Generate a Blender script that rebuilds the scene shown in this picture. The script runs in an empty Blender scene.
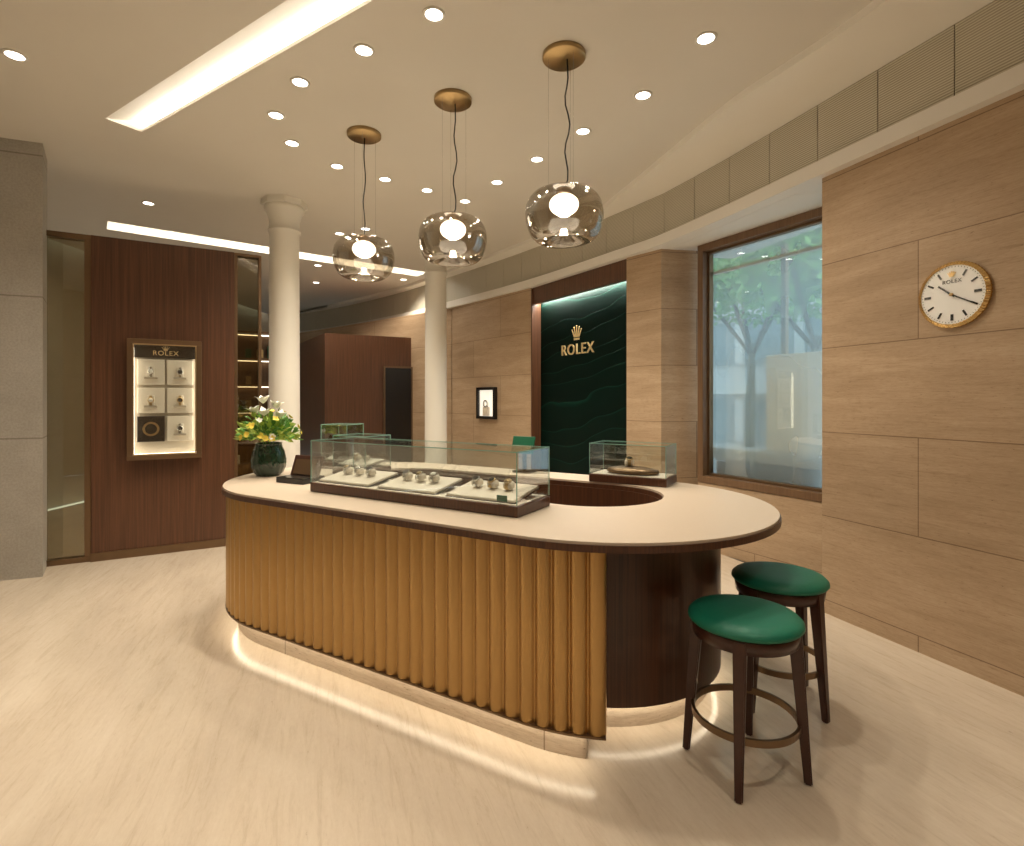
import bpy, bmesh, math, random
from mathutils import Vector, Matrix
random.seed(7)
S=bpy.context.scene
COL=S.collection
pi=math.pi
try:
    S.view_settings.view_transform='Standard'
    S.view_settings.look='None'
except Exception as e: print(e)

# ------------------------------------------------------------ materials
def newmat(name):
    m=bpy.data.materials.new(name); m.use_nodes=True
    nt=m.node_tree; b=nt.nodes.get('Principled BSDF')
    return m,nt,b
def mat(name,col,rough=.5,metal=0,emit=0,ecol=None,noise=0,nscale=20,bump=0,coat=0,spec=None):
    m,nt,b=newmat(name)
    b.inputs['Base Color'].default_value=(*col,1)
    b.inputs['Roughness'].default_value=rough
    b.inputs['Metallic'].default_value=metal
    if coat: b.inputs['Coat Weight'].default_value=coat
    if spec is not None: b.inputs['Specular IOR Level'].default_value=spec
    if emit:
        b.inputs['Emission Color'].default_value=(*(ecol or col),1)
        b.inputs['Emission Strength'].default_value=emit
    if noise or bump:
        tc=nt.nodes.new('ShaderNodeTexCoord'); n=nt.nodes.new('ShaderNodeTexNoise')
        n.inputs['Scale'].default_value=nscale; n.inputs['Detail'].default_value=4
        nt.links.new(tc.outputs['Object'],n.inputs['Vector'])
        if noise:
            r=nt.nodes.new('ShaderNodeMapRange')
            r.inputs['To Min'].default_value=1-noise; r.inputs['To Max'].default_value=1+noise
            nt.links.new(n.outputs['Fac'],r.inputs['Value'])
            mx=nt.nodes.new('ShaderNodeVectorMath'); mx.operation='SCALE'
            mx.inputs[0].default_value=col
            nt.links.new(r.outputs[0],mx.inputs['Scale']); nt.links.new(mx.outputs[0],b.inputs['Base Color'])
        if bump:
            bp=nt.nodes.new('ShaderNodeBump'); bp.inputs['Strength'].default_value=bump; bp.inputs['Distance'].default_value=.01
            nt.links.new(n.outputs['Fac'],bp.inputs['Height']); nt.links.new(bp.outputs[0],b.inputs['Normal'])
    return m
def L(nt,a,b): nt.links.new(a,b)
def stretch_noise(nt,vec,scale,detail=6,rough=.6,dist=0):
    mp=nt.nodes.new('ShaderNodeMapping'); mp.inputs['Scale'].default_value=scale
    L(nt,vec,mp.inputs['Vector'])
    n=nt.nodes.new('ShaderNodeTexNoise'); n.inputs['Scale'].default_value=1; n.inputs['Detail'].default_value=detail
    n.inputs['Roughness'].default_value=rough; n.inputs['Distortion'].default_value=dist
    L(nt,mp.outputs[0],n.inputs['Vector']); return n.outputs['Fac']
def ramp(nt,fac,stops):
    r=nt.nodes.new('ShaderNodeValToRGB'); e=r.color_ramp.elements
    while len(e)<len(stops): e.new(.5)
    for i,(p,c) in enumerate(stops): e[i].position=p; e[i].color=(*c,1)
    L(nt,fac,r.inputs[0]); return r.outputs[0]
def mul(nt,a,b,f=1):
    m=nt.nodes.new('ShaderNodeMix'); m.data_type='RGBA'; m.blend_type='MULTIPLY'; m.inputs[0].default_value=f
    L(nt,a,m.inputs[6]); L(nt,b,m.inputs[7]); return m.outputs[2]
def brick(nt,vec,w,h,mortar,c1,c2,cm,swap=False,off=(0,0,0),rot=0):
    mp=nt.nodes.new('ShaderNodeMapping'); mp.inputs['Location'].default_value=off; mp.inputs['Rotation'].default_value=(0,0,rot)
    L(nt,vec,mp.inputs['Vector']); v=mp.outputs[0]
    if swap:
        s=nt.nodes.new('ShaderNodeSeparateXYZ'); c=nt.nodes.new('ShaderNodeCombineXYZ')
        L(nt,v,s.inputs[0]); L(nt,s.outputs[0],c.inputs[0]); L(nt,s.outputs[2],c.inputs[1]); v=c.outputs[0]
    b=nt.nodes.new('ShaderNodeTexBrick')
    b.inputs['Scale'].default_value=1; b.inputs['Brick Width'].default_value=w; b.inputs['Row Height'].default_value=h
    b.inputs['Mortar Size'].default_value=mortar; b.inputs['Mortar Smooth'].default_value=0; b.inputs['Bias'].default_value=0
    b.inputs['Color1'].default_value=(*c1,1); b.inputs['Color2'].default_value=(*c2,1); b.inputs['Mortar'].default_value=(*cm,1)
    b.offset=.42
    L(nt,v,b.inputs['Vector']); return b.outputs['Color']

def travertine(name,dark,mid,light,wall=True,rough=.5):
    m,nt,b=newmat(name)
    tc=nt.nodes.new('ShaderNodeTexCoord'); v=tc.outputs['Object']
    if wall:
        n1=stretch_noise(nt,v,(1.0,1.0,7),5,.6,.5); n2=stretch_noise(nt,v,(26,26,120),4,.7,.2); n3=stretch_noise(nt,v,(5,5,85),8,.8,.7)
        br=brick(nt,v,1.75,.6,.0035,(1,1,1),(.91,.90,.89),(.5,.45,.4),True,(.35,0,.5))
    else:
        mp=nt.nodes.new('ShaderNodeMapping'); mp.inputs['Rotation'].default_value=(0,0,-.34); L(nt,v,mp.inputs['Vector']); v=mp.outputs[0]
        n1=stretch_noise(nt,v,(2.6,.6,1),5,.6,.7); n2=stretch_noise(nt,v,(70,22,1),6,.8,.3); n3=stretch_noise(nt,v,(24,2.6,1),7,.75,.7)
        mp2=nt.nodes.new('ShaderNodeMapping'); mp2.inputs['Rotation'].default_value=(0,0,pi/2); L(nt,v,mp2.inputs['Vector'])
        br=brick(nt,mp2.outputs[0],3.2,.6,.0010,(1,1,1),(.965,.96,.95),(.92,.90,.88))
    c1=ramp(nt,n1,[(.3,dark),(.5,mid),(.7,light)])
    c2=ramp(nt,n2,[(.30,(.30,.23,.17)),(.355,(.90,.87,.84)),(.6,(1,1,1))])
    c3=ramp(nt,n3,[(.34,(.72,.67,.60)),(.47,(.93,.91,.88)),(.62,(1,1,1))])
    c=mul(nt,c1,c2,.9 if wall else .45); c=mul(nt,c,c3,.9 if wall else .5); c=mul(nt,c,br)
    L(nt,c,b.inputs['Base Color'])
    b.inputs['Roughness'].default_value=rough
    bp=nt.nodes.new('ShaderNodeBump'); bp.inputs['Strength'].default_value=.3 if wall else .03; bp.inputs['Distance'].default_value=.004
    L(nt,n2,bp.inputs['Height']); L(nt,bp.outputs[0],b.inputs['Normal'])
    return m
def wood(name,dark,light,rough=.38,axis='z',fine=1):
    m,nt,b=newmat(name)
    tc=nt.nodes.new('ShaderNodeTexCoord'); v=tc.outputs['Object']
    sc=(60*fine,60*fine,1.2) if axis=='z' else (1.5,60,60)
    n=stretch_noise(nt,v,sc,6,.65)
    c=ramp(nt,n,[(.3,dark),(.7,light)]); L(nt,c,b.inputs['Base Color'])
    b.inputs['Roughness'].default_value=rough
    return m
def glass(name,tint=(.96,.98,.97),refl=.06,edge=.5,rough=0):
    m=bpy.data.materials.new(name); m.use_nodes=True; nt=m.node_tree; nt.nodes.clear()
    o=nt.nodes.new('ShaderNodeOutputMaterial'); t=nt.nodes.new('ShaderNodeBsdfTransparent'); g=nt.nodes.new('ShaderNodeBsdfGlossy')
    t.inputs[0].default_value=(*tint,1); g.inputs['Roughness'].default_value=rough; g.inputs['Color'].default_value=(1,1,1,1)
    lw=nt.nodes.new('ShaderNodeLayerWeight'); lw.inputs[0].default_value=.35
    mr=nt.nodes.new('ShaderNodeMapRange'); mr.inputs['To Min'].default_value=refl; mr.inputs['To Max'].default_value=edge
    L(nt,lw.outputs['Facing'],mr.inputs['Value'])
    mx=nt.nodes.new('ShaderNodeMixShader'); L(nt,mr.outputs[0],mx.inputs[0]); L(nt,t.outputs[0],mx.inputs[1]); L(nt,g.outputs[0],mx.inputs[2])
    L(nt,mx.outputs[0],o.inputs[0]); return m
def sheer(name,fac,col):
    m=bpy.data.materials.new(name); m.use_nodes=True; nt=m.node_tree; nt.nodes.clear()
    o=nt.nodes.new('ShaderNodeOutputMaterial'); t=nt.nodes.new('ShaderNodeBsdfTransparent'); d=nt.nodes.new('ShaderNodeBsdfTranslucent')
    d.inputs[0].default_value=(*col,1)
    tc=nt.nodes.new('ShaderNodeTexCoord'); n=stretch_noise(nt,tc.outputs['Object'],(1.2,1.2,.8),2)
    mr=nt.nodes.new('ShaderNodeMapRange'); mr.inputs['To Min'].default_value=fac-.08; mr.inputs['To Max'].default_value=fac+.08
    L(nt,n,mr.inputs['Value'])
    mx=nt.nodes.new('ShaderNodeMixShader'); L(nt,mr.outputs[0],mx.inputs[0]); L(nt,t.outputs[0],mx.inputs[1]); L(nt,d.outputs[0],mx.inputs[2])
    L(nt,mx.outputs[0],o.inputs[0]); return m

TRAV=travertine('travertine_wall',(.43,.31,.195),(.49,.36,.235),(.55,.415,.28))
FLOOR=travertine('travertine_floor',(.60,.515,.41),(.665,.575,.46),(.71,.625,.51),False,.19)
PLINTHM=travertine('travertine_plinth',(.62,.52,.41),(.67,.57,.46),(.72,.625,.51),True,.4)
WOOD=wood('walnut_dark',(.058,.023,.010),(.135,.056,.026))
WOODF=wood('walnut_frame',(.12,.065,.032),(.20,.115,.058),.35)
WOODB=wood('walnut_body',(.042,.016,.008),(.110,.044,.021),.3,fine=1.3)
LEGW=mat('dark_stained_wood',(.055,.019,.011),.3,noise=.3,nscale=30)
PLAST=mat('ceiling_plaster',(.70,.665,.595),.8,noise=.02,nscale=3)
WHITE=mat('white_paint',(.78,.75,.69),.55,noise=.02,nscale=5)
BAND=mat('lit_band_plaster',(.84,.81,.74),.7,noise=.02,nscale=3)  # paler than ceiling plaster; the lit cove's brightness is painted into the colour
COLM=mat('column_paint',(.76,.73,.65),.45,noise=.02,nscale=5)
GOLD=mat('satin_brass_panel',(.48,.30,.12),.30,.95)
BRASS=mat('brushed_brass',(.50,.36,.18),.3,1,noise=.05,nscale=40)
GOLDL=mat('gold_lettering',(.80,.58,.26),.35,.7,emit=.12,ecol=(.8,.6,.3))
BRONZE=mat('bronze_trim',(.20,.13,.075),.35,.8,noise=.05,nscale=20)
CREAM=mat('cream_leather',(.70,.63,.53),.55,noise=.03,nscale=60,bump=.05)
CREAM2=mat('taupe_lining',(.42,.36,.28),.6,noise=.03,nscale=60)
TOPM=mat('countertop_leather',(.56,.465,.36),.42,noise=.03,nscale=60)
DARK=mat('black_lacquer',(.012,.010,.009),.25,noise=.1,nscale=10)
STEEL=mat('steel_watch',(.7,.7,.68),.22,1,noise=.05,nscale=50)
GREENL=mat('green_leather',(.006,.165,.10),.5,noise=.08,nscale=40,bump=.08)
GREENC=mat('green_card',(.0,.11,.05),.4,noise=.05,nscale=20)
CABLE=mat('black_cable',(.01,.01,.01),.5,noise=.1,nscale=10)
LED=mat('warm_led',(1,.9,.75),.5,emit=5,ecol=(1,.88,.70),noise=.01)
LEDP=mat('plinth_led_diffuser',(1,.9,.75),.5,emit=10,ecol=(1,.86,.64),noise=.01)
LEDC=mat('cove_led',(1,.95,.85),.5,emit=16,ecol=(1,.94,.84),noise=.01)
LEDH=mat('hidden_cove_led',(1,.95,.85),.5,emit=26,ecol=(1,.94,.84),noise=.01)
DISC=mat('downlight_lens',(1,.95,.85),.5,emit=9,ecol=(1,.95,.85),noise=.01)
BULB=mat('opal_bulb',(1,.95,.88),.4,emit=4,ecol=(1,.92,.80),noise=.01)
GLASS=glass('clear_glass')
WGLASS=glass('window_glass',(.95,.98,.98),.03,.20)
SHEER=sheer('sheer_window_film',.27,(.85,.93,.96))
SMOKE=glass('smoked_glass',(.66,.62,.55),.07,.6)
DGLASS=glass('dark_partition_glass',(.62,.57,.44),.08,.5)
GEDGE=mat('glass_edge',(.25,.45,.38),.15,0,noise=.02)

def concrete():
    m,nt,b=newmat('grey_stone')
    tc=nt.nodes.new('ShaderNodeTexCoord'); v=tc.outputs['Object']
    n=stretch_noise(nt,v,(3,3,3)); n2=stretch_noise(nt,v,(60,60,60))
    c=ramp(nt,n,[(.3,(.38,.355,.305)),(.7,(.46,.43,.375))]); c2=ramp(nt,n2,[(.3,(.8,.8,.8)),(.6,(1,1,1))])
    br=brick(nt,v,3,1.22,.006,(1,1,1),(.97,.97,.97),(.6,.58,.55),True,(0,0,.02))
    L(nt,mul(nt,mul(nt,c,c2),br),b.inputs['Base Color']); b.inputs['Roughness'].default_value=.75
    return m
STONE=concrete()
def grillem():
    m,nt,b=newmat('perforated_metal')
    tc=nt.nodes.new('ShaderNodeTexCoord'); mp=nt.nodes.new('ShaderNodeMapping'); L(nt,tc.outputs['Object'],mp.inputs[0])
    w=nt.nodes.new('ShaderNodeTexWave'); w.bands_direction='Z'; w.inputs['Scale'].default_value=20; L(nt,mp.outputs[0],w.inputs['Vector'])
    c=ramp(nt,w.outputs['Fac'],[(.25,(.36,.33,.25)),(.75,(.64,.595,.49))]); L(nt,c,b.inputs['Base Color'])
    b.inputs['Roughness'].default_value=.5; b.inputs['Metallic'].default_value=.1
    bp=nt.nodes.new('ShaderNodeBump'); bp.inputs['Strength'].default_value=.3; bp.inputs['Distance'].default_value=.004
    L(nt,w.outputs['Fac'],bp.inputs['Height']); L(nt,bp.outputs[0],b.inputs['Normal']); return m
GRILLE=grillem()
GBACK=mat('grille_backing',(.22,.20,.15),.6,noise=.03)
def waves():
    m,nt,b=newmat('green_wave_panel')
    tc=nt.nodes.new('ShaderNodeTexCoord'); mp=nt.nodes.new('ShaderNodeMapping'); mp.inputs['Scale'].default_value=(.5,.5,1.0)
    mp.inputs['Rotation'].default_value=(0,.3,0)
    L(nt,tc.outputs['Object'],mp.inputs[0])
    w=nt.nodes.new('ShaderNodeTexWave'); w.bands_direction='Z'; w.wave_profile='SAW'; w.inputs['Scale'].default_value=1.5
    w.inputs['Distortion'].default_value=13; w.inputs['Detail'].default_value=2; w.inputs['Detail Scale'].default_value=.7
    L(nt,mp.outputs[0],w.inputs['Vector'])
    c=ramp(nt,w.outputs['Fac'],[(.0,(.0002,.0065,.0042)),(.92,(.0003,.009,.006)),(1,(.0015,.028,.018))])
    L(nt,c,b.inputs['Base Color']); b.inputs['Roughness'].default_value=.5
    b.inputs['Specular IOR Level'].default_value=.10
    bp=nt.nodes.new('ShaderNodeBump'); bp.inputs['Strength'].default_value=.5; bp.inputs['Distance'].default_value=.03
    L(nt,w.outputs['Fac'],bp.inputs['Height']); L(nt,bp.outputs[0],b.inputs['Normal']); return m
WAVES=waves()

# ------------------------------------------------------------ geometry helpers
def empty(name,loc=(0,0,0),rot=0):
    e=bpy.data.objects.new(name,None); COL.objects.link(e); e.location=loc; e.rotation_euler=(0,0,rot); e.empty_display_size=.1; return e
def link(name,me,m,parent=None,loc=(0,0,0),rot=(0,0,0),smooth=False):
    o=bpy.data.objects.new(name,me); COL.objects.link(o)
    if m is not None: me.materials.append(m)
    if parent: o.parent=parent
    o.location=loc; o.rotation_euler=rot
    if smooth:
        for p in me.polygons: p.use_smooth=True
    return o
def box(name,c,s,m,parent=None,bevel=0,rot=(0,0,0)):
    bm=bmesh.new(); bmesh.ops.create_cube(bm,size=1)
    bmesh.ops.scale(bm,vec=s,verts=bm.verts)
    if bevel: bmesh.ops.bevel(bm,geom=bm.edges[:],offset=bevel,segments=2,affect='EDGES',profile=.5)
    me=bpy.data.meshes.new(name); bm.to_mesh(me); bm.free()
    return link(name,me,m,parent,c,rot)
def prism(name,pts,z0,z1,m,parent=None):
    p0=Vector(pts[0]); d=Vector(pts[1])-p0; a=math.atan2(d.y,d.x); R=Matrix.Rotation(-a,2)
    lp=[R@(Vector(p)-p0) for p in pts]
    area=sum(lp[i].x*lp[(i+1)%len(lp)].y-lp[(i+1)%len(lp)].x*lp[i].y for i in range(len(lp)))
    if area<0: lp=lp[::-1]
    bm=bmesh.new()
    lo=[bm.verts.new((p.x,p.y,z0)) for p in lp]; hi=[bm.verts.new((p.x,p.y,z1)) for p in lp]
    n=len(lp)
    bm.faces.new(lo[::-1]); bm.faces.new(hi)
    for i in range(n): bm.faces.new((lo[i],lo[(i+1)%n],hi[(i+1)%n],hi[i]))
    me=bpy.data.meshes.new(name); bm.to_mesh(me); bm.free()
    return link(name,me,m,parent,(p0.x,p0.y,0),(0,0,a))
def wallseg(name,p,q,th,z0,z1,m,parent=None):
    p=Vector(p);q=Vector(q); r=(q-p).normalized(); nrm=Vector((-r.y,r.x))*th
    return prism(name,[p,q,q+nrm,p+nrm],z0,z1,m,parent)
def plate(name,loops,z0,z1,m,parent=None,smooth=False):
    cu=bpy.data.curves.new(name,'CURVE'); cu.dimensions='2D'; cu.fill_mode='BOTH'; cu.extrude=(z1-z0)/2
    for lp in loops:
        sp=cu.splines.new('POLY'); sp.points.add(len(lp)-1); sp.use_cyclic_u=True
        for i,p in enumerate(lp): sp.points[i].co=(p[0],p[1],0,1)
    t=bpy.data.objects.new('tmp',cu); COL.objects.link(t)
    bpy.context.view_layer.update()
    me=bpy.data.meshes.new_from_object(t.evaluated_get(bpy.context.evaluated_depsgraph_get()))
    bpy.data.objects.remove(t); me.materials.clear(); me.name=name
    return link(name,me,m,parent,(0,0,(z0+z1)/2))
def lathe(name,prof,m,parent=None,loc=(0,0,0),seg=48,smooth=True,flute=None,rot=(0,0,0)):
    bm=bmesh.new(); rings=[]
    for r,z in prof:
        if r<1e-5: rings.append([bm.verts.new((0,0,z))])
        else:
            ring=[]
            for i in range(seg):
                a=2*pi*i/seg; rr=r*(1+(flute(a,z) if flute else 0))
                ring.append(bm.verts.new((rr*math.cos(a),rr*math.sin(a),z)))
            rings.append(ring)
    for A,B in zip(rings[:-1],rings[1:]):
        for i in range(seg):
            j=(i+1)%seg
            if len(A)==1 and len(B)==1: continue
            if len(A)==1: bm.faces.new((A[0],B[j],B[i]))
            elif len(B)==1: bm.faces.new((A[i],A[j],B[0]))
            else: bm.faces.new((A[i],A[j],B[j],B[i]))
    bmesh.ops.recalc_face_normals(bm,faces=bm.faces)
    me=bpy.data.meshes.new(name); bm.to_mesh(me); bm.free()
    return link(name,me,m,parent,loc,rot,smooth)
def ring(name,R,w,h,m,parent=None,loc=(0,0,0),seg=64,rot=(0,0,0)):
    return lathe(name,[(R-w/2,-h/2),(R+w/2,-h/2),(R+w/2,h/2),(R-w/2,h/2),(R-w/2,-h/2)],m,parent,loc,seg,False,rot=rot)
def tube(name,pts,r,m,parent=None):
    cu=bpy.data.curves.new(name,'CURVE'); cu.dimensions='3D'; cu.bevel_depth=r; cu.bevel_resolution=2
    sp=cu.splines.new('POLY'); sp.points.add(len(pts)-1)
    for i,p in enumerate(pts): sp.points[i].co=(*p,1)
    t=bpy.data.objects.new('tmp',cu); COL.objects.link(t); bpy.context.view_layer.update()
    me=bpy.data.meshes.new_from_object(t.evaluated_get(bpy.context.evaluated_depsgraph_get()))
    bpy.data.objects.remove(t); me.materials.clear(); me.name=name
    return link(name,me,m,parent,smooth=True)
def taper(name,p0,p1,w0,w1,m,parent=None,ang=0):
    bm=bmesh.new(); ca,sa=math.cos(ang),math.sin(ang); vs=[]
    for p,w in ((p0,w0),(p1,w1)):
        for dx,dy in ((-1,-1),(1,-1),(1,1),(-1,1)):
            x=dx*w/2;y=dy*w/2
            vs.append(bm.verts.new((p[0]+x*ca-y*sa,p[1]+x*sa+y*ca,p[2])))
    bm.faces.new(vs[0:4][::-1]); bm.faces.new(vs[4:8])
    for i in range(4):
        j=(i+1)%4; bm.faces.new((vs[i],vs[j],vs[4+j],vs[4+i]))
    bmesh.ops.bevel(bm,geom=bm.edges[:],offset=.005,segments=2,affect='EDGES')
    bmesh.ops.recalc_face_normals(bm,faces=bm.faces)
    me=bpy.data.meshes.new(name); bm.to_mesh(me); bm.free()
    return link(name,me,m,parent)
def text(name,body,size,m,parent,loc,rot,ext=.004):
    cu=bpy.data.curves.new(name,'FONT'); cu.body=body; cu.size=size; cu.extrude=ext; cu.align_x='CENTER'; cu.align_y='CENTER'; cu.space_character=1.12
    t=bpy.data.objects.new('tmp',cu); COL.objects.link(t); bpy.context.view_layer.update()
    me=bpy.data.meshes.new_from_object(t.evaluated_get(bpy.context.evaluated_depsgraph_get()))
    bpy.data.objects.remove(t); me.materials.clear()
    return link(name,me,m,parent,loc,rot)
def crown(name,w,h,m,parent,loc):
    e=empty(name); e.parent=parent; e.location=loc
    bm=bmesh.new(); t=.006
    def poly(pts):
        f=[bm.verts.new((x,-t,z)) for x,z in pts]; g=[bm.verts.new((x,t,z)) for x,z in pts]
        bm.faces.new(f); bm.faces.new(g[::-1]); n=len(pts)
        for i in range(n): bm.faces.new((f[i],g[i],g[(i+1)%n],f[(i+1)%n]))
    bx=w*.26
    poly([(-bx,-h*.5),(bx,-h*.5),(bx*1.1,-h*.36),(-bx*1.1,-h*.36)])
    for k,tx in enumerate((-w*.5,-w*.27,0,w*.27,w*.5)):
        tz=(h*.22,h*.38,h*.46,h*.38,h*.22)[k]; cx=(k-2)*bx*.42
        poly([(cx-bx*.22,-h*.3),(cx+bx*.22,-h*.3),(tx+w*.012,tz),(tx-w*.012,tz)])
    bmesh.ops.recalc_face_normals(bm,faces=bm.faces)
    me=bpy.data.meshes.new(name); bm.to_mesh(me); bm.free(); link('points',me,m,e)
    for k,tx in enumerate((-w*.5,-w*.27,0,w*.27,w*.5)):
        tz=(h*.22,h*.38,h*.46,h*.38,h*.22)[k]
        lathe('tip',[(0,-w*.05),(w*.045,-w*.02),(w*.045,w*.02),(0,w*.05)],m,e,(tx,0,tz),10)
    return e
def frame(name,w,h,fw,d,m,parent,cx=0,cz=0,y=0):
    e=parent
    box(name+'_top',(cx,y,cz+h/2-fw/2),(w,d,fw),m,e,.003)
    box(name+'_bottom',(cx,y,cz-h/2+fw/2),(w,d,fw),m,e,.003)
    box(name+'_left',(cx-w/2+fw/2,y,cz),(fw,d,h-2*fw),m,e,.003)
    box(name+'_right',(cx+w/2-fw/2,y,cz),(fw,d,h-2*fw),m,e,.003)

# ------------------------------------------------------------ room shell
CZ=3.75; SZ=3.13
curve=[(4.34,-2.0),(3.63,0),(3.02,1.7),(2.64,2.78),(2.24,3.90),(1.90,4.85),(1.55,5.68),(1.29,6.10),(.27,7.71),(-1.04,9.39),(-2.35,10.95),(-4.2,12.7),(-6.5,14.3)]
def catmull(P,n=8):
    P=[Vector(p) for p in P]; P=[2*P[0]-P[1]]+P+[2*P[-1]-P[-2]]; out=[]
    for i in range(1,len(P)-2):
        a,b,c,d=P[i-1:i+3]
        for k in range(n):
            t=k/n; out.append(.5*((2*b)+(-a+c)*t+(2*a-5*b+4*c-d)*t*t+(-a+3*b-3*c+d)*t**3))
    out.append(P[-2]); return out
CV=catmull(curve)
def offset(P,d):
    out=[]
    for i,p in enumerate(P):
        t=(P[min(i+1,len(P)-1)]-P[max(i-1,0)]).normalized(); nrm=Vector((t.y,-t.x))
        out.append(p+nrm*d)
    return out
CO=offset(CV,.35); CI=offset(CV,-.07)
outer=[(p.x,p.y) for p in CO]
floorpoly=[(-6.5,-2.0)]+outer
plate('floor',[floorpoly],-.15,0,FLOOR)
# asymmetric cove: sloping lid that dies into the ceiling on its left, LED hidden behind the right-hand lip
A0=Vector((-3.066,4.474)); A1=Vector((1.55,1.507)); ad=(A1-A0).normalized(); an=Vector((ad.y,-ad.x))
SW=.26; LP=.13
slot1=[tuple(A0),tuple(A1),tuple(A1+an*SW),tuple(A0+an*SW)]
slot1b=[tuple(A0-an*LP),tuple(A1-an*LP),tuple(A1+an*SW),tuple(A0+an*SW)]
slot2=[(-5.27,7.02),(-1.70,9.70),(-1.46,9.40),(-5.02,6.70)]
plate('ceiling',[floorpoly,slot1,slot2],CZ,CZ+.025,PLAST)
plate('trim_1',[floorpoly,slot1b,slot2],CZ+.0255,CZ+.16,PLAST)
plate('trim_5',[floorpoly],CZ+.161,CZ+.25,PLAST)
bm=bmesh.new()
pL0=A0+an*SW; pL1=A1+an*SW; pR0=A0-an*LP; pR1=A1-an*LP
vs=[bm.verts.new((pL0.x,pL0.y,CZ+.001)),bm.verts.new((pL1.x,pL1.y,CZ+.001)),bm.verts.new((pR1.x,pR1.y,CZ+.125)),bm.verts.new((pR0.x,pR0.y,CZ+.125))]
bm.faces.new(vs); me=bpy.data.meshes.new('trim_6'); bm.to_mesh(me); bm.free(); link('trim_6',me,BAND)
def strip(name,p,q,w,z,m,h=.02):
    p=Vector(p);q=Vector(q);r=(q-p).normalized();n=Vector((-r.y,r.x))*w/2
    return prism(name,[p-n,q-n,q+n,p+n],z,z+h,m)
strip('cove_light',A0-an*.06+ad*.03,A1-an*.06,.05,CZ+.030,LEDH,.03)
strip('cove_light',(-5.1,6.87),(-1.62,9.51),.10,CZ+.10,LEDC)
box('wall_left',(-6.6,6,1.95),(.2,16.4,3.9),PLAST)
box('wall_rear',(-1,-2.1,1.95),(11,.2,3.9),TRAV)
box('wall_back',(-5.2,14.0,1.95),(2.8,.2,3.9),TRAV)
RW0=(2.24,3.90)
wallseg('wall_right',RW0,(2.24+.336*6.3,3.90-.942*6.3),.58,0,SZ,TRAV)
wallseg('wall_window',(1.93,5.60),(2.80,4.05),.25,0,.68,TRAV)
prism('wall_pier',[(1.29,6.08),(1.58,5.72),(2.10,5.80),(1.75,6.42)],0,SZ,TRAV)
wallseg('wall_travertine',(-1.04,9.39),(.27,7.71),.4,0,SZ,TRAV)
wallseg('wall_far',(-6.5,14.1),(-1.06,9.44),.3,0,SZ,TRAV)
ledge=[(p.x,p.y) for p in CI]+[(p.x,p.y) for p in CO[::-1]]
plate('trim_2',[ledge],SZ,3.235,WHITE)
prism('trim_4',[(1.6,6.0),(1.85,5.2),(2.2,4.2),(3.15,4.05),(2.5,6.1)],SZ-.002,3.234,WHITE)
GT=3.70
inner=[Vector(p) for p in [(3.3,-2),(2.75,0),(2.35,1.7),(2.01,3.0),(1.82,3.5),(1.61,4.0),(1.38,4.85),(1.14,5.75),(.9,6.45),(.12,7.60),(-1.14,9.28),(-2.45,10.85),(-4.3,12.6)]]
IN=catmull([tuple(p) for p in inner],8); m_=min(len(IN),len(CV))
bm=bmesh.new(); A=[];B=[];C=[]
for i in range(m_):
    A.append(bm.verts.new((IN[i].x,IN[i].y,CZ-.0))); B.append(bm.verts.new((IN[i].x,IN[i].y,CZ-.05))); C.append(bm.verts.new((CV[i].x,CV[i].y,GT-.02)))
for i in range(m_-1):
    bm.faces.new((A[i],A[i+1],B[i+1],B[i])); bm.faces.new((B[i],B[i+1],C[i+1],C[i]))
me=bpy.data.meshes.new('trim_3'); bm.to_mesh(me); bm.free(); link('trim_3',me,BAND)
gr=empty('ventilation_grille')
acc=[0]
for i in range(1,len(CV)): acc.append(acc[-1]+(CV[i]-CV[i-1]).length)
def at(s):
    for i in range(1,len(acc)):
        if acc[i]>=s:
            t=(s-acc[i-1])/(acc[i]-acc[i-1]); return CV[i-1].lerp(CV[i],t)
    return CV[-1]
s=0;k=0
while s<acc[-1]-.5:
    p=at(s+.003); q=at(s+.447); o=wallseg('panel_%d'%k,q,p,.03,3.24,GT,GRILLE); o.parent=gr
    s+=.45;k+=1
bk=[(p.x,p.y) for p in offset(CV,.04)]+[(p.x,p.y) for p in offset(CV,.3)[::-1]]
plate('wall_frieze',[bk],3.24,CZ,GBACK)

# window
wd=Vector((2.80-1.93,4.05-5.60)); wl=wd.length; wa=math.atan2(wd.y,wd.x)
win=empty('window_1',(1.93,5.60,0),wa)
frame('frame',wl,2.44,.07,.16,WOODF,win,wl/2,1.905,.07)
frame('inner_frame',wl-.14,2.30,.025,.06,BRONZE,win,wl/2,1.905,.09)
box('glass_pane',(wl/2,.09,1.905),(wl-.16,.008,2.24),WGLASS,win)
box('sheer_film',(wl/2,.115,1.905),(wl-.16,.002,2.24),SHEER,win)
box('blind_rail',(wl/2,.14,2.84),(wl-.18,.03,.03),WHITE,win)
box('far_mullion',(.55,.62,1.9),(.05,.05,2.4),BRONZE,win)
wdsp=empty('window_display',(1.93,5.60,0),wa)
box('platform',(.62,.40,.97),(1.35,.34,.12),mat('grey_platform',(.45,.44,.42),.5,noise=.05),wdsp,.01)
box('plinth_support',(.62,.40,.375),(1.2,.3,1.07),mat('dark_plinth',(.28,.29,.30),.6,noise=.05),wdsp,.01)
box('backing_board',(.86,.40,1.50),(.70,.04,.94),mat('beige_board',(.80,.70,.55),.6,noise=.04),wdsp,.01)
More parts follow.
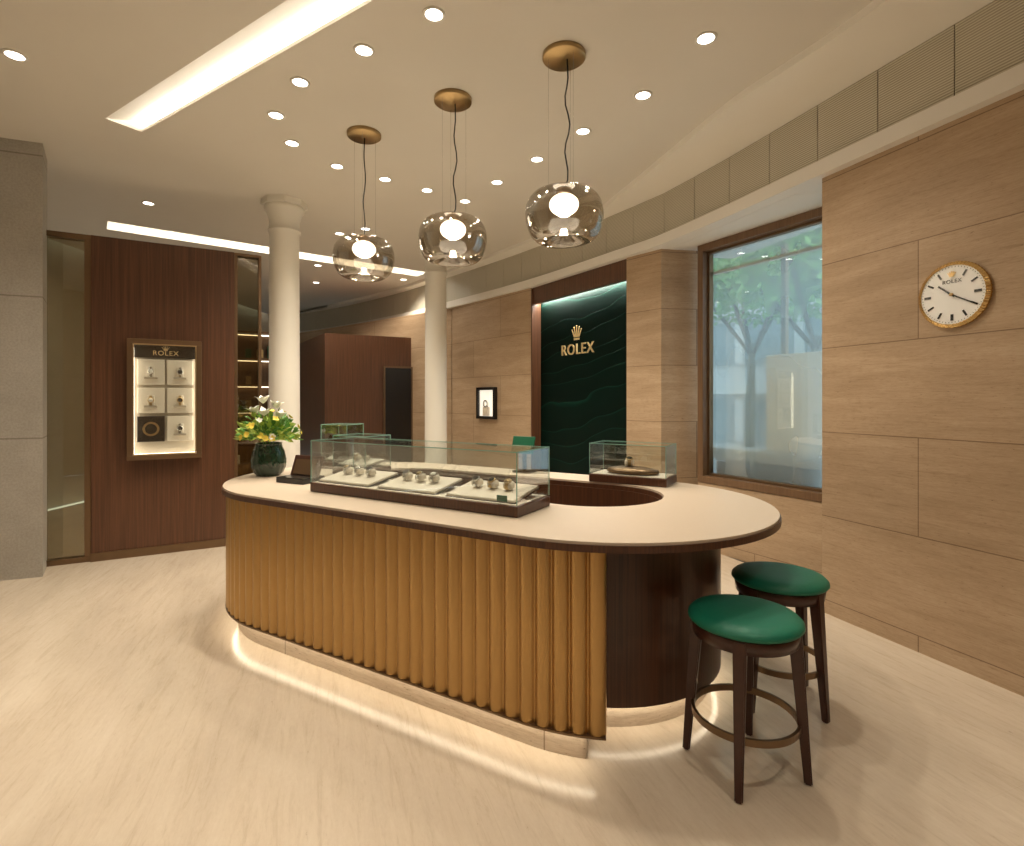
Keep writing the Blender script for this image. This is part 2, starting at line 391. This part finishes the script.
# green feature wall
g0=Vector((.27,7.71)); g1=Vector((1.29,6.08)); gd=(g1-g0); gl=gd.length; ga=math.atan2(gd.y,gd.x)
gw=empty('wall_green_feature',(g0.x,g0.y,0),ga)
box('wave_relief',(gl/2,.17,1.56),(gl-.02,.04,3.12),WAVES,gw)
box('header',(gl/2,.05,3.01),(gl-.02,.06,.235),WOOD,gw,.004)
box('left_reveal',(.012,.09,1.56),(.04,.18,3.1),WOOD,gw)
box('right_reveal',(gl-.012,.09,1.56),(.02,.11,3.1),WOOD,gw)
box('led_strip',(gl/2,.105,2.915),(gl-.1,.03,.012),mat('panel_led',(1,1,1),.5,emit=150,ecol=(1,1,.92),noise=.01),gw)
wallseg('wall_green_backing',(g0.x+.2,g0.y+.12),(g1.x+.2,g1.y+.12),.15,0,SZ,DARK)
sg=empty('wall_sign',(g0.x,g0.y,0),ga)
text('lettering','ROLEX',.20,GOLDL,sg,(gl*.45,.14,2.19),(pi/2,0,0),.008)
crown('crown_emblem',.19,.19,GOLDL,sg,(gl*.445,.143,2.41))

t0=Vector((-1.04,9.39)); td=(Vector((.27,7.71))-t0); ta=math.atan2(td.y,td.x)
nd=empty('wall_niche_display',(-.38,8.54,1.48),ta)
frame('frame',.50,.50,.045,.06,DARK,nd,0,0,-.03)
box('lit_back',(0,-.012,0),(.42,.01,.42),mat('lit_cream',(.8,.75,.65),.6,emit=.8,ecol=(1,.92,.78),noise=.02),nd)
box('pedestal',(0,-.035,-.13),(.14,.04,.14),CREAM,nd,.004)
ring('watch_loop',.05,.02,.03,STEEL,nd,(0,-.04,-.01),24,(pi/2,0,0))

prism('wall_stone',[(-6.5,3.72),(-4.06,4.67),(-4.32,5.02),(-6.5,5.0)],0,CZ,STONE)
pa=math.atan2(.6,1.05); pw=empty('wood_partition',(-3.98,5.10,0),pa)
box('panel_a',(.605,.06,1.545),(1.21,.12,3.09),WOOD,pw,.004)
frame('left_frame',.50,3.09,.05,.10,BRONZE,pw,-.25,1.545,.06)
box('left_glass',(-.25,.06,1.545),(.4,.01,2.99),DGLASS,pw)
frame('right_frame',.26,3.09,.03,.10,BRONZE,pw,1.34,1.545,.06)
box('right_glass',(1.34,.06,1.545),(.2,.01,3.03),DGLASS,pw)
box('base_strip',(.605,-.004,.04),(1.21,.02,.08),BRONZE,pw)

def watch(parent,loc,sc=1,metal=STEEL,rz=0,name='watch',tilt=0):
    e=empty(name); e.parent=parent; e.location=loc; e.rotation_euler=(tilt,0,rz); e.scale=(sc,sc,sc)
    bm=bmesh.new(); n=24; prev=None; first=None
    for i in range(n):
        a=2*pi*i/n; y=.030*math.cos(a)*(1); z=.024+.022*math.sin(a)
        hw=.0085+.003*max(0,math.sin(a))**2
        y2=.027*math.cos(a); z2=.024+.019*math.sin(a)
        v=[bm.verts.new((-hw,y,z)),bm.verts.new((hw,y,z)),bm.verts.new((hw,y2,z2)),bm.verts.new((-hw,y2,z2))]
        if prev:
            for k in range(4): bm.faces.new((prev[k],prev[(k+1)%4],v[(k+1)%4],v[k]))
        else: first=v
        prev=v
    for k in range(4): bm.faces.new((prev[k],prev[(k+1)%4],first[(k+1)%4],first[k]))
    bmesh.ops.recalc_face_normals(bm,faces=bm.faces)
    me=bpy.data.meshes.new('bracelet'); bm.to_mesh(me); bm.free(); link('bracelet',me,metal,e)
    box('cushion',(0,0,.024),(.05,.046,.034),CREAM,e,.010)
    lathe('case',[(0,-.004),(.018,-.004),(.0205,0),(.018,.004),(0,.004)],metal,e,(0,-.008,.047),24,rot=(.35,0,0))
    lathe('dial',[(0,0),(.0155,0),(0,.001)],random.choice([DARK,WHITE,BRASS]),e,(0,-.0096,.0513),20,rot=(.35,0,0))
    return e
vc=empty('wall_display_cabinet',(-3.459,5.398,1.535),pa)
frame('outer_frame',.62,1.17,.045,.12,BRONZE,vc,0,0,-.06)
box('back',(0,-.012,0),(.54,.02,1.09),CREAM2,vc)
box('header',(0,-.035,.475),(.53,.03,.13),DARK,vc)
text('lettering','ROLEX',.065,GOLDL,vc,(0,-.055,.455),(pi/2,0,0),.002)
crown('crown_emblem',.06,.045,GOLDL,vc,(0,-.055,.505))
for sx in (-1,1): box('led_side',(sx*.262,-.06,-.02),(.008,.05,1.05),LED,vc)
box('led_bottom',(0,-.06,-.535),(.50,.05,.008),LED,vc)
frame('glass_frame',.53,1.08,.012,.01,BRASS,vc,0,0,-.115)
box('glass',(0,-.115,0),(.52,.004,1.06),GLASS,vc)
for r_,zz in enumerate((.27,-.01,-.29)):
    for sx in (-1,1):
        if r_==2 and sx==-1:
            box('picture_tile',(-.122,-.035,zz),(.225,.03,.25),DARK,vc,.004)
            ring('picture_ring',.06,.02,.006,BRASS,vc,(-.122,-.053,zz),32,(pi/2,0,0)); continue
        box('display_block',(sx*.122,-.035,zz),(.225,.03,.25),CREAM,vc,.006)
        box('block_ledge',(sx*.122,-.065,zz-.06),(.11,.04,.02),CREAM2,vc,.003)
        # upright watch: long bracelet plus round case on a cushion
        mt=STEEL if (r_+sx)%2 else BRASS
        box('watch_cushion',(sx*.122,-.062,zz),(.062,.024,.10),CREAM,vc,.008)
        box('watch_bracelet',(sx*.122,-.077,zz),(.024,.008,.098),mt,vc,.003)
        lathe('watch_case',[(0,0),(.026,0),(.028,.006),(.023,.011),(0,.011)],mt,vc,(sx*.122,-.080,zz+.004),24,rot=(pi/2,0,0))
        lathe('watch_dial',[(0,.0),(.021,.0),(0,.0008)],random.choice([DARK,WHITE]),vc,(sx*.122,-.0915,zz+.004),20,rot=(pi/2,0,0))

prism('wall_walnut',[(-3.27,9.43),(-1.78,10.22),(-2.5,11.0),(-4.6,11.5)],0,2.70,WOOD)
bd=empty('door_1',(-3.27,9.43,0),math.atan2(.79,1.49))
frame('door_frame',.55,2.15,.03,.04,BRONZE,bd,1.30,1.077,-.022)
box('door_leaf',(1.30,-.012,1.077),(.49,.02,2.08),DARK,bd)
shf=empty('lit_shelving',(-4.3,8.1,0),pa-.05)
box('back_panel',(0,.17,1.3),(1.5,.03,2.6),WOODF,shf)
for i in range(7):
    box('shelf_%d'%i,(0,0,.15+i*.4),(1.5,.34,.03),WOODF,shf)
    box('shelf_led_%d'%i,(0,.1,.13+i*.4),(1.4,.02,.008),LED,shf)
    for j in range(9):
        if i<6 and random.random()<.8:
            h=random.uniform(.1,.26); box('boxed_item',(-.65+j*.16,.02,.165+i*.4+h/2),(random.uniform(.06,.12),.15,h),random.choice([CREAM,GREENC,BRASS,WOODF]),shf,.004)
for sx in (-1,1): box('side',(sx*.76,0,1.3),(.03,.36,2.6),WOODF,shf)

def column(x,y,r):
    e=empty('column',(x,y,0))
    prof=[(0,0),(r*1.45,0),(r*1.45,.10),(r*1.25,.14),(r*1.12,.2),(r*1.05,.25),(r,.35),(r*.98,1.8),(r*.94,CZ-.36),(r*1.05,CZ-.35),(r*1.05,CZ-.33),(r*.95,CZ-.32),(r*.97,CZ-.22),(r*1.12,CZ-.14),(r*1.26,CZ-.11),(r*1.28,CZ-.07),(0,CZ-.07)]
    lathe('shaft',prof,COLM,e,seg=40)
    lathe('abacus',[(0,CZ-.07),(r*1.45,CZ-.07),(r*1.45,CZ-.001),(0,CZ-.001)],COLM,e,seg=8,smooth=False,rot=(0,0,pi/8))
    return e
column(-2.55,6.05,.165); column(-1.135,8.05,.165)

dl=[(-3.20,3.475),(-.939,3.426),(-.449,3.106),(1.19,3.312),(-1.48,3.77),(.954,3.931),(-1.839,4.207),(.586,4.457),(-1.901,4.665),(.23,4.975),(-1.66,5.124),(-1.276,5.425),(-.899,5.71),(-.153,5.5),(-.524,6.025),(-4.1,6.086),
    (-3.2,8.9),(-2.9,9.9),(-2.0,9.95),(-3.7,10.2),(-2.3,7.2),(-1.9,7.0),
    (-3.1,1.2),(-1.0,.6),(1.4,.6),(-4.8,2.6),(.2,-1),(-3,-1),(2.5,1.9)]
def lamp(name,typ,loc,energy,col=(1,.88,.72),**k):
    l=bpy.data.lights.new(name,typ); l.energy=energy; l.color=col
    for a,b in k.items(): setattr(l,a,b)
    o=bpy.data.objects.new(name,l); COL.objects.link(o); o.location=loc; return o
for i,(x,y) in enumerate(dl):
    e=empty('ceiling_downlight',(x,y,CZ))
    lathe('trim_ring',[(.05,-.001),(.066,-.001),(.064,-.008),(.05,-.006)],WHITE,e,seg=32)
    lathe('lens',[(0,-.003),(.051,-.003),(.051,-.001)],DISC,e,seg=32)
    o=lamp('spot','SPOT',(0,0,-.02),72 if y>2 else 80,spot_size=2.2,spot_blend=.85,shadow_soft_size=.05); o.parent=e

for (x,y,ph) in ((.334,3.47,0),(-.435,3.98,.8),(-1.233,4.5,1.7)):
    e=empty('pendant_lamp',(x,y,0)); e.rotation_euler=(0,0,ph)
    gz=2.71
    lathe('canopy',[(0,CZ-.03),(.132,CZ-.03),(.138,CZ-.025),(.138,CZ),(0,CZ)],BRASS,e,seg=48)
    pr=[(.05,gz+.158),(.14,gz+.157),(.195,gz+.140),(.235,gz+.09),(.250,gz+.025),(.246,gz-.04),(.222,gz-.11),(.185,gz-.150),(.14,gz-.165),(.10,gz-.15),(.065,gz-.12),(.03,gz-.09),(0,gz-.08)]
    pp=[tuple(p) for p in catmull(pr,5)]
    lathe('smoked_globe',pp,SMOKE,e,seg=64,flute=lambda a,z,gz=gz:.028*math.cos(3*a)*max(0,min(1,(gz+.05-z)/.2)))
    lathe('socket_cap',[(0,gz+.175),(.045,gz+.175),(.05,gz+.165),(.05,gz+.14),(0,gz+.14)],BRONZE,e,seg=32)
    ball=[(.095*math.sin(a*pi/16),gz+.075+.068*math.cos(a*pi/16)) for a in range(17)]
    lathe('opal_diffuser',ball,BULB,e,seg=40)
    cab=[(.02+.018*math.sin(t*1.1)*math.sin(pi*t/14),.01*math.sin(t*.9)*math.sin(pi*t/14),CZ-.03-(CZ-.03-gz-.175)*t/14) for t in range(15)]
    cab[-1]=(0,0,gz+.175)
    tube('power_cable',cab,.005,CABLE,e)
    for a in (pi,pi/3,-pi/3):
        tube('suspension_wire',[(.10*math.cos(a),.10*math.sin(a),CZ-.03),(.10*math.cos(a),.10*math.sin(a),gz+.157)],.0016,STEEL,e)
    o=lamp('bulb_light','POINT',(0,0,gz-.03),12,shadow_soft_size=.04); o.parent=e

# ------------------------------------------------------------ counter (local x = s, y = n)
CA=-math.radians(30.75)
ctr=empty('display_counter',(0,0,0),CA)
sR,sL,nC=-1.175,-3.06,2.95
def stadium(R,s0=sL,s1=sR,n=nC,k=40):
    pts=[]
    for i in range(k+1):
        a=-pi/2+pi*i/k; pts.append((s1+R*math.cos(a),n+R*math.sin(a)))
    for i in range(k+1):
        a=pi/2+pi*i/k; pts.append((s0+R*math.cos(a),n+R*math.sin(a)))
    return pts
hole=stadium(.43,-2.85,-1.30,3.15)
hole2=stadium(.438,-2.85,-1.30,3.15)
plate('top_edge',[stadium(.955),hole],.908,.938,WOODB,ctr)
plate('top_surface',[stadium(.948),hole2],.938,.95,TOPM,ctr)
plate('body',[stadium(.667),stadium(.425,-2.85,-1.30,3.15)],.12,.908,WOODB,ctr)
plate('plinth',[stadium(.61),stadium(.44,-2.85,-1.30,3.15)],0,.118,PLINTHM,ctr)
PR=.93; a0=math.radians(-66)
l1=PR*(pi/2-math.radians(66)); l2=sR-sL; l3=PR*pi
def path(l,R):
    if l<l1:
        a=a0-l/PR; return (sR+R*math.cos(a),nC+R*math.sin(a))
    if l<l1+l2:
        return (sR-(l-l1),nC-R)
    a=-pi/2-(l-l1-l2)/PR; return (sL+R*math.cos(a),nC+R*math.sin(a))
tot=l1+l2+l3; pitch=.078; N=int(tot/pitch); pitch=tot/N
o_=[]
# rows of rounded ribs separated by tight, deep valleys
for i in range(N):
    for j in range(14):
        f=j/14; h=.026*math.sin(pi*f)**.62 if f>0 else 0
        l=pitch*(i+f); o_.append(path(min(l,tot-1e-6),PR-.026+h))
o_.append(path(tot-1e-6,PR-.026))
inn=[path(tot*i/120*.99999,.66) for i in range(121)]
plate('fluted_brass_panel',[o_+inn[::-1]],.145,.907,GOLD,ctr)
ob=[path(.004+(tot-.01)*i/160,.932) for i in range(161)]
ib=[path(.004+(tot-.01)*i/160,.70) for i in range(161)]
plate('panel_bottom_rail',[ob+ib[::-1]],.134,.1445,BRONZE,ctr)
po=[path(.09+(tot-.18)*i/160,.855) for i in range(161)]
pin=[path(.09+(tot-.18)*i/160,.612) for i in range(161)]
plate('plinth_front',[po+pin[::-1]],0,.120,PLINTHM,ctr)
eo=[path(.05+(tot-.12)*i/160,.888) for i in range(161)]; ei=[path(.05+(tot-.12)*i/160,.862) for i in range(161)]
plate('plinth_led',[eo+ei[::-1]],.126,.1335,LEDP,ctr)
st=stadium(.650); si=stadium(.630)
plate('body_led',[st,si],.114,.1195,LEDP,ctr)

def W(s,n):
    return Matrix.Rotation(CA,2)@Vector((s,n))
def glass_case(s,n,lx,ly,h,trays=0,rot=0,wat=3):
    p=W(s,n); e=empty('glass_display_case',(p.x,p.y,.9505),CA+rot)
    box('base',(0,0,.028),(lx,ly,.055),WOODB,e,.006)
    box('lining',(0,0,.0575),(lx-.03,ly-.03,.004),CREAM,e)
    gh=h-.06
    for nm,c,sz in (('glass_front',(0,-ly/2+.006,.06+gh/2),(lx-.012,.004,gh)),('glass_back',(0,ly/2-.006,.06+gh/2),(lx-.012,.004,gh)),
                    ('glass_side_a',(-lx/2+.006,0,.06+gh/2),(.004,ly-.016,gh)),('glass_side_b',(lx/2-.006,0,.06+gh/2),(.004,ly-.016,gh)),('glass_top',(0,0,h+.002),(lx-.008,ly-.008,.004))):
        box(nm,c,sz,GLASS,e)
    for sx in (-1,1):
        for sy in (-1,1): box('edge_v',(sx*(lx/2-.005),sy*(ly/2-.005),.06+gh/2),(.004,.004,gh),GEDGE,e)
        box('edge_s',(sx*(lx/2-.004),0,h+.002),(.004,ly-.01,.005),GEDGE,e)
        box('edge_l',(0,sx*(ly/2-.004),h+.002),(lx-.01,.004,.005),GEDGE,e)
    for i in range(trays):
        x=-lx/2+lx*(i+.5)/trays
        t=empty('tray_%d'%i); t.parent=e; t.location=(x,-.01,.09); t.rotation_euler=(.16,0,0)
        tw=lx/trays*.84; tl=ly*.74
        box('tray_body',(0,0,0),(tw,tl,.016),CREAM,t,.005)
        box('tray_rim',(0,0,-.010),(tw+.014,tl+.014,.008),DARK,t,.003)
        for j in range(wat):
            xx=(j-(wat-1)/2)*tw/(wat+1.2)
            watch(t,(xx,.01,.008),1.1,random.choice([STEEL,STEEL,STEEL,BRASS]),random.uniform(-.1,.1))
    return e
c1=glass_case(-2.09,2.465,1.52,.36,.32,3)
box('green_label',(.66,-.16,.085),(.06,.004,.03),GREENC,c1)
c2=glass_case(-1.22,3.72,.55,.28,.27,0,0,0)
lathe('watch_cushion',[(0,0),(.16,0),(.19,.012),(.18,.03),(.1,.045),(0,.05)],BRONZE,c2,(0,0,.061),48).scale=(1,.6,1)
watch(c2,(-.02,-.01,.105),1.3,BRASS,.3)
glass_case(-3.20,3.06,.36,.28,.30,1,0,2)
glass_case(-3.62,3.24,.26,.26,.37,1,.25,1)
tb=empty('leather_display_box',(-1.50,3.83,.9505),CA+.1)
box('box_body',(0,0,.02),(.26,.2,.04),DARK,tb,.005)
box('lid',(0,.06,.10),(.26,.025,.16),LEGW,tb,.005,(-.35,0,0))
box('inset_photo',(0,.042,.10),(.2,.004,.11),BRONZE,tb,0,(-.35,0,0))
gs=empty('green_tablet_stand',(.10,4.33,.9505),CA)
box('foot',(0,0,.008),(.16,.12,.015),DARK,gs,.003)
box('stem',(0,.0,.09),(.025,.025,.16),BRONZE,gs)
box('green_tablet',(0,-.02,.22),(.20,.015,.14),GREENC,gs,.004,(-.3,0,0))

# flowers
fv=empty('flower_vase',(-1.87,4.15,.951))
vp=[(0,0),(.075,0),(.10,.02),(.122,.07),(.125,.12),(.112,.18),(.095,.22),(.09,.245),(.095,.25),(.085,.245),(.088,.2),(0,.19)]
lathe('ribbed_vase',vp,mat('green_vase_glass',(.01,.035,.018),.12,noise=.2,nscale=30,coat=.5),fv,seg=96,flute=lambda a,z:.03*math.cos(16*a+z*25))
def leafmesh(name,items,m,parent):
    bm=bmesh.new()
    for (c,d,u,l,wd_) in items:
        d=d.normalized(); sd=d.cross(u).normalized(); up=sd.cross(d)
        pts=[(0,0,0),(.3,.5,.06),(.65,.42,.05),(1,0,-.12),(.65,-.42,.05),(.3,-.5,.06)]
        vs=[bm.verts.new(c+d*l*a+sd*wd_*b+up*l*h) for a,b,h in pts]
        mid=[bm.verts.new(c+d*l*.3),bm.verts.new(c+d*l*.65-up*l*.02)]
        bm.faces.new((vs[0],mid[0],vs[1])); bm.faces.new((vs[1],mid[0],mid[1],vs[2])); bm.faces.new((vs[2],mid[1],vs[3]))
        bm.faces.new((vs[0],vs[5],mid[0])); bm.faces.new((vs[5],vs[4],mid[1],mid[0])); bm.faces.new((vs[4],vs[3],mid[1]))
    me=bpy.data.meshes.new(name); bm.to_mesh(me); bm.free(); return link(name,me,m,parent)
def rv(): return Vector((random.gauss(0,1),random.gauss(0,1),random.gauss(0,1))).normalized()
LEAF=mat('leaf_green',(.10,.27,.045),.5,noise=.4,nscale=25); YEL=mat('yellow_petals',(.85,.68,.10),.5,noise=.15,nscale=30); WP=mat('white_petals',(.88,.88,.80),.5,noise=.04,nscale=30)
LG=mat('lime_leaf',(.40,.54,.10),.5,noise=.3,nscale=25)
it=[];it2=[]
for i in range(420):
    d=rv(); d.z=abs(d.z)*.9-.05; c=Vector((0,0,.29))+Vector((d.x*.19,d.y*.19,d.z*.19))*random.uniform(.3,1.1)
    (it if i%2 else it2).append((c,(d+rv()*.5),rv(),random.uniform(.04,.085),random.uniform(.022,.04)))
leafmesh('foliage',it,LEAF,fv); leafmesh('lime_foliage',it2,LG,fv)
pet=[];wp=[]
for i in range(26):
    d=rv(); d.z=abs(d.z)*.9+.0; d.normalize(); c=Vector((0,0,.29))+Vector((d.x*.23,d.y*.23,d.z*.22))
    for k in range(9):
        r=rv(); r=(r-d*r.dot(d)).normalized(); (pet if i%4 else wp).append((c,r+d*.5,d,.028,.022))
leafmesh('yellow_blooms',pet,YEL,fv)
for (x,y,z) in ((-.02,-.05,.55),(.05,.02,.51),(-.09,-.04,.47),(.11,-.06,.44),(.02,-.12,.46)):
    ax=Vector((x,y,.25)).normalized()
    for k in range(6):
        a=k*pi/3; wp.append((Vector((x,y,z)),Vector((math.cos(a),math.sin(a),0))+ax*1.3,Vector((0,0,1)),.085,.052))
leafmesh('white_blooms',wp,WP,fv)
for k in range(12):
    a=k*.9; r=.14; tube('stem_%d'%k,[(0.02*math.cos(a),.02*math.sin(a),.2),(r*.5*math.cos(a),r*.5*math.sin(a),.35),(r*.6*math.cos(a),r*.6*math.sin(a),.47)],.003,LEAF,fv)

# ------------------------------------------------------------ stools
def stool(x,y,ang):
    e=empty('counter_stool',(x,y,0),ang)
    U=.018
    lathe('cushion',[(0,.637+U),(.10,.637+U),(.17,.634+U),(.208,.625+U),(.224,.610+U),(.226,.597+U),(.218,.588+U),(0,.586+U)],GREENL,e,seg=64)
    lathe('seat_frame',[(0,.585+U),(.205,.585+U),(.212,.578+U),(.205,.548),(.19,.545),(0,.545)],LEGW,e,seg=64)
    for k in range(4):
        a=k*pi/2; c,s_=math.cos(a),math.sin(a)
        taper('leg_%d'%k,(.235*c,.235*s_,.002),(.187*c,.187*s_,.60),.030,.052,LEGW,e,a)
    ring('footrest_ring',.205,.012,.028,BRONZE,e,(0,0,.22),64)
stool(.973,2.26,math.radians(-118)); stool(1.365,2.76,math.radians(-58))

# ------------------------------------------------------------ clock
ck=empty('wall_clock',(2.531,3.085,2.13),math.atan2(-.942,.336))
def ckl(name,prof,m,**k): return lathe(name,prof,m,ck,(0,0,0),rot=(pi/2,0,0),**k)
ckl('body',[(0,0),(.172,0),(.172,.02),(0,.02)],BRASS,seg=64)
ckl('fluted_bezel',[(.174,.0),(.187,.008),(.186,.020),(.170,.032),(.167,.030),(.167,.02)],mat('gold_bezel',(.75,.52,.22),.22,1,noise=.05),seg=240,smooth=False,flute=lambda a,z:.012*(1 if math.cos(60*a)>0 else 0))
ckl('dial',[(.168,.024),(0,.0245)],mat('white_dial',(.93,.94,.93),.4,noise=.01),seg=64)
for k in range(12):
    a=k*pi/6; r=.130; wide=.010 if k%3 else .014
    if k==0: continue
    box('hour_mark_%d'%k,(r*math.sin(a),-.026,r*math.cos(a)),(wide,.003,.036),DARK,ck,0,(0,a,0))
for k in range(60):
    a=k*pi/30; box('minute_mark',(.158*math.sin(a),-.0255,.158*math.cos(a)),(.0015,.002,.007),DARK,ck,0,(0,a,0))
crown('crown_emblem',.040,.032,GOLDL,ck,(0,-.027,.118)); text('lettering','ROLEX',.030,DARK,ck,(0,-.026,.075),(pi/2,0,0),.001)
def hand(nm,ang,l,w_):
    a=math.radians(ang); box(nm,((l/2-.02)*math.sin(a),-.031,(l/2-.02)*math.cos(a)),(w_,.003,l),DARK,ck,0,(0,a,0))
hand('hour_hand',310,.11,.009); hand('minute_hand',120,.16,.007)
ckl('hub',[(0,.038),(.009,.038),(.009,.026)],BRASS,seg=20)

# ------------------------------------------------------------ outside
box('street_ground',(8,11,-.3),(22,18,.2),mat('pavement',(.45,.48,.50),.8,noise=.1,nscale=2))
fa=empty('street_building',(6.5,13.5,0),math.atan2(-1,.9))
FAC=mat('facade_stone',(.58,.62,.64),.7,noise=.1,nscale=1); FW=mat('facade_window',(.22,.29,.33),.15,noise=.2,nscale=1)
box('mass',(0,1,4),(18,2,8.4),FAC,fa)
for i in range(4):
    box('window_band_%d'%i,(0,-.03,1.0+i*2.0),(17,.1,1.1),FW,fa)
    for j in range(12): box('pilaster',(-8+j*1.45,-.1,1.0+i*2.0),(.2,.2,1.1),FAC,fa)
    box('cornice_%d'%i,(0,-.12,1.75+i*2.0),(18,.3,.12),mat('cornice',(.7,.72,.72),.6,noise=.05),fa)
def tree(x,y,h,rr,n=2200):
    e=empty('street_tree',(x,y,-.2))
    taper('trunk',(0,0,0),(.1,.05,h*.55),.18,.10,mat('bark',(.16,.14,.11),.9,noise=.3),e)
    for k in range(5):
        a=k*1.3; tube('branch_%d'%k,[(.1,.05,h*.5),(.5*math.cos(a),.5*math.sin(a),h*.65),(rr*.7*math.cos(a),rr*.7*math.sin(a),h*.8)],.04,LEGW,e)
    its=[]
    for k in range(n):
        d=rv()*rr*random.uniform(.3,1); d.z*=.7
        its.append((Vector((0,0,h*.82))+d,rv(),rv(),random.uniform(.12,.22),random.uniform(.07,.12)))
    leafmesh('canopy',its,mat('tree_leaf',(.20,.45,.10),.6,noise=.4,nscale=2),e)
tree(5.0,9.0,5.1,1.6,3200); tree(6.9,8.8,4.9,1.6); tree(4.9,11.2,5.3,1.5)

wld=bpy.data.worlds.new('world'); S.world=wld; wld.use_nodes=True
bg=wld.node_tree.nodes['Background']; bg.inputs[0].default_value=(.68,.83,.90,1); bg.inputs[1].default_value=2.0

cam=bpy.data.cameras.new('camera'); co=bpy.data.objects.new('camera',cam); COL.objects.link(co)
co.location=(0,0,1.53); co.rotation_euler=(pi/2,0,0); cam.sensor_width=36; cam.lens=18.98; cam.shift_y=-.0225; cam.clip_start=.05
S.camera=co
